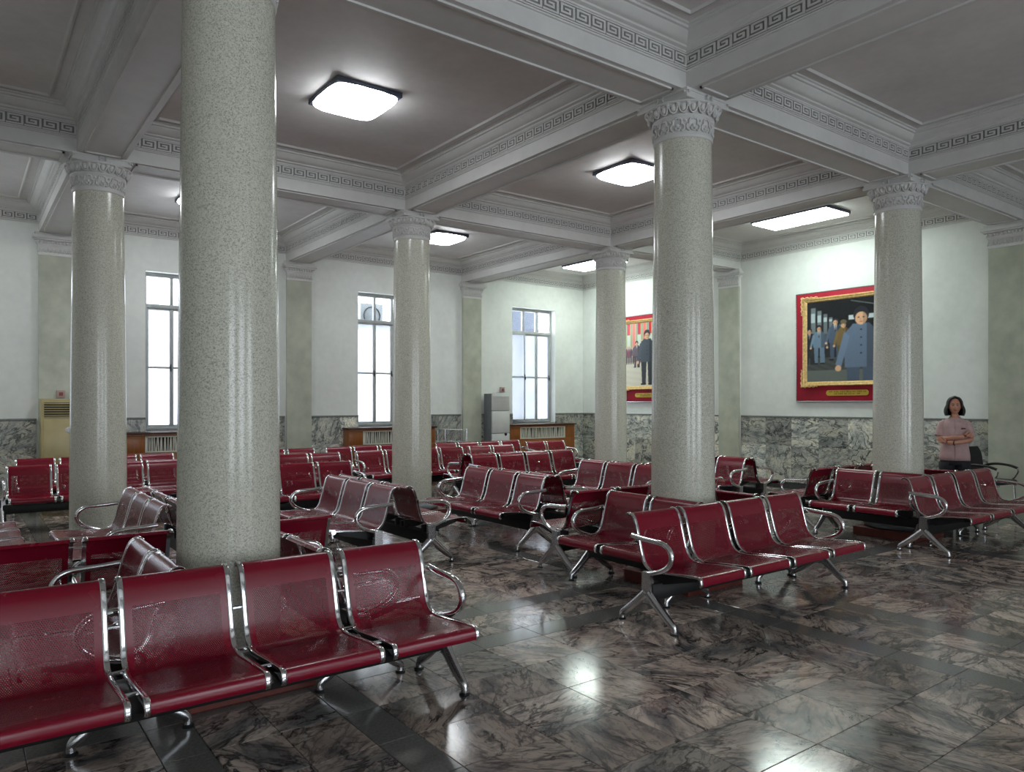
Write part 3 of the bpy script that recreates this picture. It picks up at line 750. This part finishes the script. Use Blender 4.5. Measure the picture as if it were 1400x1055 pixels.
def portrait(x, kind, label):
    t = empty('portrait', (x, Y0, 1.69), label=label, cat='framed picture')
    b = MB(); b.cbox(-1.01, -.045, 0, 1.01, 0, 2.03, .006); b.obj('backing_board', M['crimson'], t)
    b = MB()                      # thin grey edge strip all round
    for a in ((-1.022, 0, -1.008, 2.03), (1.008, 0, 1.022, 2.03), (-1.022, -.012, 1.022, .004), (-1.022, 2.026, 1.022, 2.04)): b.box(a[0], -.05, a[1], a[2], -.002, a[3])
    b.obj('edge_strip', M['cast'], t)
    x0, x1, z0, z1, fw = -.86, .86, .28, 1.93, .085
    b = MB(); pr = [(0, -.04), (0, -.085), (.012, -.1), (.03, -.095), (.045, -.078), (.06, -.08), (.075, -.065), (fw, -.055)]
    b.rings([[(x0+d, y, z0+d), (x1-d, y, z0+d), (x1-d, y, z1-d), (x0+d, y, z1-d)] for d, y in pr], cap=False, smooth=False)
    fr = b.obj('gilt_frame', M['gold'], t)
    rn = random.Random(5)
    for sx, cx in ((1, x0), (-1, x1)):
        for sz, cz in ((1, z0), (-1, z1)):
            b = MB()
            for k in range(14):
                u_ = k*.024; r = .018*(1-.03*k)+.004*rn.random()
                b.ball((cx+sx*(u_-.01), -.1, cz-sz*.008+.008*math.sin(k*1.7)), (r, .016, r), 6, 4); b.ball((cx-sx*.008+.008*math.sin(k*1.7), -.1, cz+sz*(u_-.01)), (r, .016, r), 6, 4)
            b.obj('corner_scroll', M['gold'], fr)
    inst('print', picture_mesh(kind, x1-x0-2*fw+.01, z1-z0-2*fw+.01), fr, (0, -.058, z0+fw-.005))
    b = MB(); L, hh = .40, .052
    ring = []
    for q in range(24):
        a = 2*PI*q/24; ring.append((math.copysign(L-hh, math.cos(a))+hh*math.cos(a), hh*math.sin(a)))
    b.rings([[(p[0], y, .15+p[1]) for p in ring] for y in (-.045, -.056)], smooth=False); pl = b.obj('caption_plaque', M['plaque'], t)
    b = MB(); rn = random.Random(9)
    for row, z in ((0, .158), (1, .122)):
        xx_ = -.345 if row == 0 else -.24; end = .345 if row == 0 else .24
        while xx_ < end:
            for g in range(rn.choice((3, 4, 5))):
                if xx_ > end: break
                for k in range(3):
                    if rn.random() < .5: a = xx_+rn.choice((0, .009)); b.box(a, -.0575, z, a+.004, -.056, z+.022)
                    else: q = z+.009*k; b.box(xx_, -.0575, q, xx_+.015, -.056, q+.004)
                xx_ += .02
            xx_ += .018
    b.obj('lettering', M['ink'], pl, kind='stuff')
portrait(7.65, 'hall', 'gilt framed picture on red board, man in grey suit leading others indoors, right wall')
portrait(2.82, 'square', 'framed picture on red board showing a figure in dark coat outdoors, half hidden by columns')

# ------------------------------------------------------------------ benches
PITCH, SW = .567, .476
PROF = spline([(.447, 0, .372), (.455, 0, .388), (.452, 0, .415), (.442, 0, .429), (.41, 0, .434), (.30, 0, .428), (.20, 0, .42), (.10, 0, .411), (.03, 0, .408), (-.02, 0, .415), (-.06, 0, .438), (-.085, 0, .475),
               (-.104, 0, .53), (-.126, 0, .61), (-.148, 0, .69), (-.168, 0, .75), (-.186, 0, .783), (-.212, 0, .803), (-.242, 0, .806), (-.262, 0, .79)], 3)
PROF = [(p.x, p.z) for p in PROF]
def pnormal(i):
    a = PROF[max(0, i-1)]; c = PROF[min(len(PROF)-1, i+1)]; t = Vector((c[0]-a[0], c[1]-a[1])).normalized(); return Vector((t.y, -t.x))
def shell_mesh():
    me = bpy.data.meshes.new('seat'); V, F, UV = [], [], []
    s = [0]
    for i in range(1, len(PROF)): s.append(s[-1]+math.dist(PROF[i], PROF[i-1]))
    sc = 1.0/s[-1]*1.0
    n = len(PROF)
    for i in range(n):
        nn = pnormal(i); h = .0012
        for sg in (1, -1):
            for y in (-SW/2, SW/2): V.append((PROF[i][0]+nn.x*h*sg, y, PROF[i][1]+nn.y*h*sg)); UV.append((y, s[i]))
    q = lambda i, sg, k: i*4+(0 if sg > 0 else 2)+k
    for i in range(n-1):
        F += [(q(i,1,0), q(i,1,1), q(i+1,1,1), q(i+1,1,0)), (q(i,-1,1), q(i,-1,0), q(i+1,-1,0), q(i+1,-1,1)), (q(i,1,0), q(i+1,1,0), q(i+1,-1,0), q(i,-1,0)), (q(i,1,1), q(i,-1,1), q(i+1,-1,1), q(i+1,1,1))]
    F += [(q(0,1,0), q(0,-1,0), q(0,-1,1), q(0,1,1)), (q(n-1,1,1), q(n-1,-1,1), q(n-1,-1,0), q(n-1,1,0))]
    me.from_pydata(V, [], F); ul = me.uv_layers.new(name='UVMap')
    for l in me.loops: ul.data[l.index].uv = UV[l.vertex_index]
    me.polygons.foreach_set('use_smooth', [True]*len(F)); me.materials.append(M['red']); me.update()
    bm = bmesh.new(); bm.from_mesh(me); bmesh.ops.recalc_face_normals(bm, faces=bm.faces); bm.to_mesh(me); bm.free()
    me.set_sharp_from_angle(angle=math.radians(50)); print('arc', s[-1]); return me
def frame_mesh():
    b = MB(); R = []
    for i in range(len(PROF)):
        nn = pnormal(i); p = Vector(PROF[i]); o = p+nn*.008; u = p-nn*.008
        R.append([(o.x, -.009, o.y), (o.x, .009, o.y), ((o+(p-o)*.35).x, .0125, (o+(p-o)*.35).y), (u.x, .0125, u.y), (u.x, -.0125, u.y), ((o+(p-o)*.35).x, -.0125, (o+(p-o)*.35).y)])
    b.rings(R); return b.mesh('side_frame', M['chrome'], 45)
def leg_mesh():
    b = MB()
    # hub under the beam, cast in one with the two legs
    b.rings([[(x*w_, y*.022, z) for x, y in ((-1,-1),(1,-1),(1,1),(-1,1))] for z, w_ in ((.405, .04), (.33, .04), (.27, .046), (.215, .062), (.18, .03))], smooth=False)
    f = spline([(.008, 0, .25), (.075, 0, .19), (.15, 0, .125), (.215, 0, .077), (.243, 0, .055), (.25, 0, .035), (.25, 0, .014)], 3)
    b.tube(f, [.042-.02*min(1, k/(len(f)-5)) for k in range(len(f))], 10, flat=.85)
    f = spline([(-.008, 0, .25), (-.08, 0, .19), (-.16, 0, .125), (-.228, 0, .077), (-.258, 0, .055), (-.266, 0, .035), (-.266, 0, .014)], 3)
    b.tube(f, [.042-.02*min(1, k/(len(f)-5)) for k in range(len(f))], 10, flat=.85)
    return b.mesh('leg', M['cast'], 45)
def foot_mesh():
    b = MB(); b.lathe([(.03, 0), (.031, .006), (.026, .013), (.014, .016), (.012, .022)], 16); return b.mesh('foot_pad', M['rubber'], 40)
def arm_mesh():
    b = MB()
    p = spline([(-.155, 0, .655), (-.12, 0, .652), (-.04, 0, .645), (.05, 0, .641), (.13, 0, .635), (.19, 0, .612), (.224, 0, .565), (.22, 0, .51), (.18, 0, .462), (.11, 0, .425), (.04, 0, .402), (0, 0, .39)], 4)
    b.tube(p, .02, 12); return b.mesh('armrest', M['chrome'], 60)
def beam_mesh(n):
    b = MB(); L = n*PITCH/2+.02
    b.cbox(-.05, -L, .205, .06, L, .325, .008)
    for k in range(n):
        y = (k-(n-1)/2)*PITCH
        for s in (-1, 1):
            yy = y+s*(SW/2-.05)
            b.rings([[(-.05, y2, .31), (.06, y2, .31), (.36, y2, .385), (.36, y2, .402), (-.05, y2, .398)] for y2 in (yy-.012, yy+.012)], smooth=False)
    for k in range(n-1):                      # black joint castings that close the gaps between seats
        y = (k-(n-2)/2)*PITCH
        b.rings([[(-.04, yy, .30), (.10, yy, .30), (.38, yy, .352), (.425, yy, .362), (.43, yy, .38), (.38, yy, .398), (.05, yy, .388), (-.04, yy, .38)] for yy in (y-.03, y+.03)], smooth=False)
    return b.mesh('beam', M['black'], 40)
def rods_mesh(n):
    b = MB()
    for k in range(n-1):
        y = (k-(n-2)/2)*PITCH
        for x, z in ((-.135, .60), (-.04, .412), (.3, .42)): b.tube([(x, y-.04, z), (x, y+.04, z)], .009, 6)
    if n == 1: b.tube([(0, -.02, .3), (0, .02, .3)], .005, 6)
    return b.mesh('link_rods', M['chrome'], 50)
BM = dict(shell=shell_mesh(), frame=frame_mesh(), leg=leg_mesh(), foot=foot_mesh(), arm=arm_mesh(), beam={n: beam_mesh(n) for n in (2, 3, 4)}, rods={n: rods_mesh(n) for n in (2, 3, 4)})
FACE = {'+x': 0, '-x': PI, '+y': -PI/2, '-y': PI/2}     # in measured axes, y grows towards the camera side
def bench(x, y, face, n, label, group, arms=(1, 1)):
    """x, y: centre of its beam in measured coordinates"""
    t = empty('waiting_bench', (x, -y, 0), FACE[face], label=label, cat='bench', group=group)
    inst('beam', BM['beam'][n], t); inst('link_rods', BM['rods'][n], t)
    for k in range(n):
        yy = (k-(n-1)/2)*PITCH
        s = inst('seat', BM['shell'], t, (0, yy, 0))
        for q in (-1, 1): inst('side_frame', BM['frame'], s, (0, q*(SW/2+.0095), 0))
    for q, has in ((-1, arms[0]), (1, arms[1])):
        yy = q*(n*PITCH/2+.012)
        l = inst('leg', BM['leg'], t, (0, yy, 0)); inst('foot_pad', BM['foot'], l, (.25, 0, 0)); inst('foot_pad', BM['foot'], l, (-.266, 0, 0))
        if has: inst('armrest', BM['arm'], t, (0, yy, 0))
    return t
G1, G2, G3, G4 = 'benches set round the columns', 'back to back benches across the aisle', 'first row of benches from the columns', 'rows of benches along the window wall'
C = {1: (2*A, 3*B), 2: (2*A, 2*B), 3: (2*A, B)}
bench(C[1][0]+.77, C[1][1]+.145, '+x', 4, 'four seat red perforated bench nearest the camera, in front of nearest column', G1)
bench(C[1][0]-.06, C[1][1]+.62, '+y', 2, 'two seat red bench at left side of nearest column, behind the front bench', G1)
bench(C[1][0]-.09, C[1][1]-.63, '-y', 2, 'two seat red bench at right side of nearest column, facing away', G1)
bench(C[1][0]-1.0, C[1][1]+.125, '-x', 4, 'four seat red bench behind nearest column, turned away from camera', G1)
bench(C[2][0]+.765, C[2][1]+.15, '+x', 4, 'four seat red bench facing the open floor at column right of centre', G1)
bench(C[2][0]-.08, C[2][1]+.54, '+y', 2, 'two seat red bench on left flank of the column right of centre', G1)
bench(C[2][0]-.13, C[2][1]-.78, '-y', 2, 'two seat red bench on right flank of the column right of centre', G1)
bench(C[2][0]-1.0, C[2][1]-.46, '-x', 4, 'four seat red bench behind the column right of centre, turned away', G1)
bench(C[3][0]+.75, C[3][1]-.17, '+x', 4, 'four seat red bench in front of the standing woman, at right edge', G1)
bench(C[3][0]-.08, C[3][1]+.52, '+y', 2, 'two seat red bench left of the column beside the woman', G1)
bench(C[3][0]-.08, C[3][1]-.8, '-y', 2, 'two seat red bench right of the column, close before the woman', G1)
bench(C[3][0]-1.0, C[3][1]-.51, '-x', 4, 'four seat red bench behind the column beside the woman, turned away', G1)
PX = 7.31
for yc, px, la, lb in ((3.80, 7.02, 'three seat bench nearest portrait wall, left of right hand column, facing left', 'three seat bench nearest portrait wall, facing the wall'),
        (5.94, PX, 'three seat bench facing left, seen just left of the column right of centre', 'three seat bench facing away, behind the column right of centre'),
        (7.98, PX, 'three seat bench facing left in the middle of the aisle, right of middle window column', 'three seat bench facing right, back to back with the mid aisle bench'),
        (9.94, PX, 'three seat bench facing left between nearest column and middle window column', 'three seat bench facing right, its dark back before the middle window column'),
        (12.07, PX, 'three seat bench with glossy pink seats just left of nearest column', 'three seat bench facing right, hidden behind nearest column')):
    bench(px, yc+.30, '+y', 3, la, G2); bench(px, yc-.30, '-y', 3, lb, G2)
bench(6.42, 13.5, '-y', 3, 'three seat bench cut by the left edge, only its end and armrest showing', G2)
bench(4.86, 10.03, '+x', 4, 'four seat bench in first row from camera, between left and middle columns', G3)
bench(4.86, 5.72, '+x', 4, 'four seat bright red bench in first row, left of the farthest column', G3)
bench(4.255, 5.72, '-x', 4, 'four seat bench back to back with the bright red first row bench', G3)
bench(3.05, 11.9, '+x', 4, 'four seat bench in middle row before the cream air conditioner', G4)
bench(2.98, 9.38, '+x', 4, 'four seat bench in middle row, right of nearest column', G4)
bench(2.92, 6.83, '+x', 4, 'four seat bench in middle row, passing behind the middle window column', G4)
bench(2.82, 4.97, '+x', 2, 'two seat bench in middle row before the white air conditioner', G4)
bench(2.25, 3.1, '+x', 2, 'two seat bench in front of the radiator cover nearest the far corner', G4)
bench(1.55, 11.72, '+x', 4, 'four seat bench in wall row, left of the left radiator cover', G4)
bench(1.55, 9.26, '+x', 4, 'four seat bench in wall row beneath the pilaster right of nearest column', G4)
bench(1.52, 6.8, '+x', 4, 'four seat bench in wall row before the middle radiator cover', G4)
bench(1.50, 4.37, '+x', 4, 'four seat bench in wall row before the pilaster and white air conditioner', G4)

# ------------------------------------------------------------------ black armchair by the wall
t = empty('armchair', (10.25, -1.35, 0), -.15, label='black padded office armchair with chrome legs by the wall beside the woman', cat='chair')
b = MB(); b.cbox(-.22, -.23, .47, .25, .23, .54, .03); b.obj('seat', M['black'], t)
b = MB(); R = []
for k in range(9):
    z = .6+.4*k/8; wd = .22*(1-.35*max(0, (k-5)/3)**2); x = -.25-.05*k/8
    R.append([(x-.025, -wd, z), (x+.025, -wd, z), (x+.035, 0, z), (x+.025, wd, z), (x-.025, wd, z), (x-.015, 0, z)])
b.rings(R); b.obj('backrest', M['black'], t)
for s in (-1, 1):
    b = MB(); b.tube(spline([(-.27, s*.2, .62), (-.25, s*.25, .70), (-.1, s*.27, .745), (.1, s*.27, .735), (.22, s*.265, .70)], 4), .019, 8); b.obj('armrest', M['black'], t)
    b = MB(); b.tube(spline([(.2, s*.265, .705), (.235, s*.262, .67), (.2, s*.255, .58), (.1, s*.245, .47), (.06, s*.24, .455)], 3), .012, 8); b.obj('arm_support', M['chrome'], t)
    b = MB(); b.tube([(-.24, s*.21, 1.0-.42), (-.2, s*.22, .46), (.23, s*.22, .46)], .012, 8); b.tube([(.2, s*.22, .46), (.22, s*.24, 0.0)], .012, 8); b.tube([(-.2, s*.22, .46), (-.25, s*.25, 0.0)], .012, 8); b.obj('leg', M['chrome'], t)

# ------------------------------------------------------------------ the standing woman
SKIN = plain('skin', (196, 140, 116), .5, var=.05); SHIRT = plain('dusty_pink_cloth', (186, 156, 154), .85, var=.08, scale=14); TROU = plain('dark_trouser_cloth', (26, 28, 34), .85); HAIR = plain('black_hair', (10, 9, 10), .5, var=.2, scale=40); SHOE = plain('black_shoe_leather', (16, 15, 16), .35)
def skin_mesh(name, verts, edges, mat, root=0, sub=2, parent=None):
    me = bpy.data.meshes.new(name); me.from_pydata([v[:3] for v in verts], edges, []); me.materials.append(mat)
    o = bpy.data.objects.new(name, me); link(o, parent)
    sk = o.modifiers.new('skin', 'SKIN'); sk.use_smooth_shade = True
    for i, v in enumerate(verts):
        d = me.skin_vertices[0].data[i]; d.radius = (v[3], v[4] if len(v) > 4 else v[3]); d.use_root = (i == root)
    ss = o.modifiers.new('sub', 'SUBSURF'); ss.levels = sub; ss.render_levels = sub
    return o
P = empty('person', (10.22, -2.5, 0), math.radians(27), label='woman in dusty pink short sleeved shirt standing with folded arms by right column', cat='person')
V = [(0, 0, .95, .13, .10), (0, .0, 1.10, .115, .09), (0, -.005, 1.27, .125, .10), (0, .01, 1.39, .07, .06), (0, .0, 1.46, .048), (0, -.012, 1.53, .052)]
E = [(0, 1), (1, 2), (2, 3), (3, 4), (4, 5)]
for s in (-1, 1):
    k = len(V); V += [(s*.085, 0, .86, .085), (s*.09, -.01, .5, .058), (s*.09, .012, .3, .05), (s*.09, .02, .09, .034), (s*.1, -.05, .04, .035, .03), (s*.105, -.13, .03, .032, .022)]
    E += [(0, k), (k, k+1), (k+1, k+2), (k+2, k+3), (k+3, k+4), (k+4, k+5)]
k = len(V)   # her right arm (-x) lies on top, left arm (+x) below
V += [(-.135, .0, 1.375, .048), (-.17, -.01, 1.29, .042), (-.19, -.03, 1.15, .037), (-.11, -.14, 1.165, .034), (.03, -.185, 1.19, .029), (.10, -.175, 1.2, .026)]
E += [(3, k), (k, k+1), (k+1, k+2), (k+2, k+3), (k+3, k+4), (k+4, k+5)]
k = len(V)
V += [(.135, .0, 1.375, .048), (.17, -.01, 1.29, .042), (.195, -.03, 1.15, .037), (.11, -.17, 1.135, .034), (-.04, -.225, 1.11, .029), (-.11, -.215, 1.115, .026)]
E += [(3, k), (k, k+1), (k+1, k+2), (k+2, k+3), (k+3, k+4), (k+4, k+5)]
body = skin_mesh('body', V, E, SKIN, 0, 2, P)
# hands: palm plus five bent fingers each, resting on the upper arms
def hand(base, d, up, side, thumb_side):
    base, d, up, side = Vector(base), Vector(d).normalized(), Vector(up).normalized(), Vector(side).normalized()
    v = [tuple(base)+(.022, .014), tuple(base+d*.05)+(.032, .013)]; e = [(0, 1)]
    for q, L in zip((-1.5, -.5, .5, 1.5), (.05, .065, .07, .06)):
        r = base+d*.075+side*q*.0165; k = len(v)
        v += [tuple(r)+(.009,), tuple(r+d*L*.5+up*.004)+(.008,), tuple(r+d*L*.85-up*.016)+(.007,)]; e += [(1, k), (k, k+1), (k+1, k+2)]
    k = len(v); r = base+d*.03+side*thumb_side*.036
    v += [tuple(r)+(.011,), tuple(r+d*.03+side*thumb_side*.018-up*.006)+(.009,), tuple(r+d*.055+side*thumb_side*.02-up*.014)+(.008,)]; e += [(0, k), (k, k+1), (k+1, k+2)]
    return v, e
for base, d, up, side, ts in (((.10, -.175, 1.2), (.8, .5, .18), (.3, -.95, 0), (0, 0, 1), 1), ((-.11, -.215, 1.115), (-.85, .35, .25), (-.3, -.95, 0), (0, 0, 1), 1)):
    v, e = hand(base, d, up, side, ts); skin_mesh('hand', v, e, SKIN, 0, 1, body)
# head
def head_bm():
    b = bmesh.new(); bmesh.ops.create_uvsphere(b, u_segments=32, v_segments=24, radius=1)
    for v in b.verts:
        x, y, z = v.co
        wx = .073*(1-.28*max(0, -z)**1.5); wy = .092; wz = .118
        X, Y, Z = x*wx, y*wy, z*wz
        if y < 0:
            Y *= .96
            f = math.exp(-(x/.16)**2)
            Y -= .020*f*math.exp(-((z+.12)/.14)**2)            # nose tip
            Y -= .009*f*math.exp(-((z-.06)/.16)**2)
            for s in (-1, 1): Y += .010*math.exp(-((x-s*.36)/.17)**2-((z-.12)/.11)**2)   # eye sockets
            for s in (-1, 1): Y -= .006*math.exp(-((x-s*.5)/.22)**2-((z+.2)/.2)**2)      # cheeks
            Y -= .007*math.exp(-(x/.3)**2-((z+.45)/.1)**2); Y -= .008*math.exp(-(x/.28)**2-((z+.82)/.14)**2)
        v.co = (X, Y-.012, Z+1.605)
    return b
b = MB(); b.merge(head_bm(), True)
for s in (-1, 1): b.ball((s*.073, .0, 1.6), (.012, .022, .032), 8, 6)
hd = b.obj('head', SKIN, body)
b = MB()
for s in (-1, 1): b.ball((s*.028, -.094, 1.62), (.0125, .006, .0055), 10, 6)
b.obj('eyes', plain('dark_eyes', (30, 22, 20), .3), hd)
b = MB()
for s in (-1, 1): b.tube([(s*.012, -.1, 1.637), (s*.028, -.103, 1.643), (s*.046, -.092, 1.637)], [.003, .004, .002], 6)
b.obj('eyebrows', HAIR, hd)
b = MB(); b.ball((0, -.101, 1.553), (.022, .007, .006), 10, 6); b.obj('lips', plain('lips', (150, 78, 74), .45), hd)
# hair: a bob that bulges at the sides, parted off the forehead
b = MB(); R_ = []
for k in range(15):
    t_ = k/14; z = 1.752-.275*t_
    R_.append([])
    for q in range(25):                     # from her right temple round the back to her left temple
        open_ = .50+.42*min(1, t_*3.2)      # half angle left free in front
        if t_ < .12: open_ = .05
        a = -PI/2+open_+(2*PI-2*open_)*q/24
        if t_ < .45: rr = .100*math.sqrt(max(0, 1-(1-min(1, t_/.40))**2))+.003
        else: rr = .103+.02*math.sin((t_-.45)/.55*PI*.98)
        flare = 1+.22*abs(math.cos(a))*max(0, t_-.35)
        R_[-1].append((rr*math.cos(a)*flare*.98, rr*1.08*math.sin(a)+.006, z))
b.rings(R_, closed=False, cap=False)
hair = b.obj('hair', HAIR, hd, autosmooth=80); so = hair.modifiers.new('t', 'SOLIDIFY'); so.thickness = .016; so.offset = -1
# clothes
def loft(rings_, name, mat, parent, n=28, cap=False, fold=0):
    b = MB(); R = []
    for i, (cx, cy, cz, rx, ry) in enumerate(rings_):
        R.append([(cx+rx*math.cos(2*PI*j/n)*(1+fold*math.sin(5*j+i)), cy+ry*math.sin(2*PI*j/n)*(1+fold*math.cos(4*j+i*1.7)), cz) for j in range(n)])
    b.rings(R, cap=cap); o = b.obj(name, mat, parent, autosmooth=70)
    so = o.modifiers.new('t', 'SOLIDIFY'); so.thickness = .006; so.offset = 1; return o
shirt = loft([(0, 0, .865, .182, .13), (0, 0, .93, .178, .13), (0, 0, 1.0, .168, .125), (0, -.005, 1.10, .155, .12), (0, -.008, 1.2, .158, .128), (0, -.006, 1.29, .16, .124), (0, 0, 1.36, .158, .108), (0, .004, 1.405, .135, .095), (0, .004, 1.435, .085, .072), (0, 0, 1.447, .06, .06)], 'shirt', SHIRT, body, fold=.012)
for s in (-1, 1):
    b = MB(); pts = [(s*.11, .0, 1.385), (s*.145, -.0, 1.36), (s*.168, -.012, 1.29), (s*.186, -.025, 1.2)]
    b.tube(pts, [.05, .056, .057, .06], 16, cap=False); b.obj('sleeve', SHIRT, shirt, autosmooth=80)
    b = MB(); c = [(s*.012, -.072, 1.43), (s*.06, -.055, 1.455), (s*.066, 0, 1.47), (s*.07, -.03, 1.425), (s*.058, -.098, 1.395)]
    vs = [b.bm.verts.new(p) for p in c]; b.face((vs[0], vs[1], vs[3], vs[4])); b.face((vs[1], vs[2], vs[3])); o = b.obj('collar', SHIRT, shirt); so = o.modifiers.new('t', 'SOLIDIFY'); so.thickness = .008
b = MB(); b.tube([(0, -.085, 1.42), (0, -.132, 1.33), (0, -.143, 1.2), (0, -.135, 1.08), (0, -.142, .87)], .006, 6); b.obj('placket', SHIRT, shirt)
b = MB(); b.cbox(.07, -.142, 1.295, .12, -.12, 1.315, .003); b.obj('name_badge', plain('dark_red_badge', (90, 20, 24), .4), shirt)
tr = loft([(0, 0, .93, .155, .115), (0, 0, .86, .17, .125), (0, 0, .80, .172, .125)], 'trousers', TROU, body)
for s in (-1, 1):
    o = loft([(s*.088, 0, .84, .1, .115), (s*.092, 0, .72, .092, .1), (s*.094, -.004, .5, .078, .085), (s*.095, .005, .3, .074, .08), (s*.096, .01, .08, .074, .085)], 'trouser_leg', TROU, tr)
    b = MB(); b.rings([[(s*.1+.045*w_*math.cos(2*PI*q/14), -.045+.125*l_*math.sin(2*PI*q/14), z) for q in range(14)] for z, w_, l_ in ((0, 1, 1), (.02, 1.02, 1), (.045, .92, .9), (.065, .7, .6), (.075, .45, .35))]); b.obj('shoe', SHOE, body)
b = MB(); b.tube([(-.02+.034*math.cos(q*PI/6)*.35, -.218+.034*math.cos(q*PI/6), 1.113+.034*math.sin(q*PI/6)) for q in range(13)], .007, 6); b.obj('wristwatch', SHOE, body)
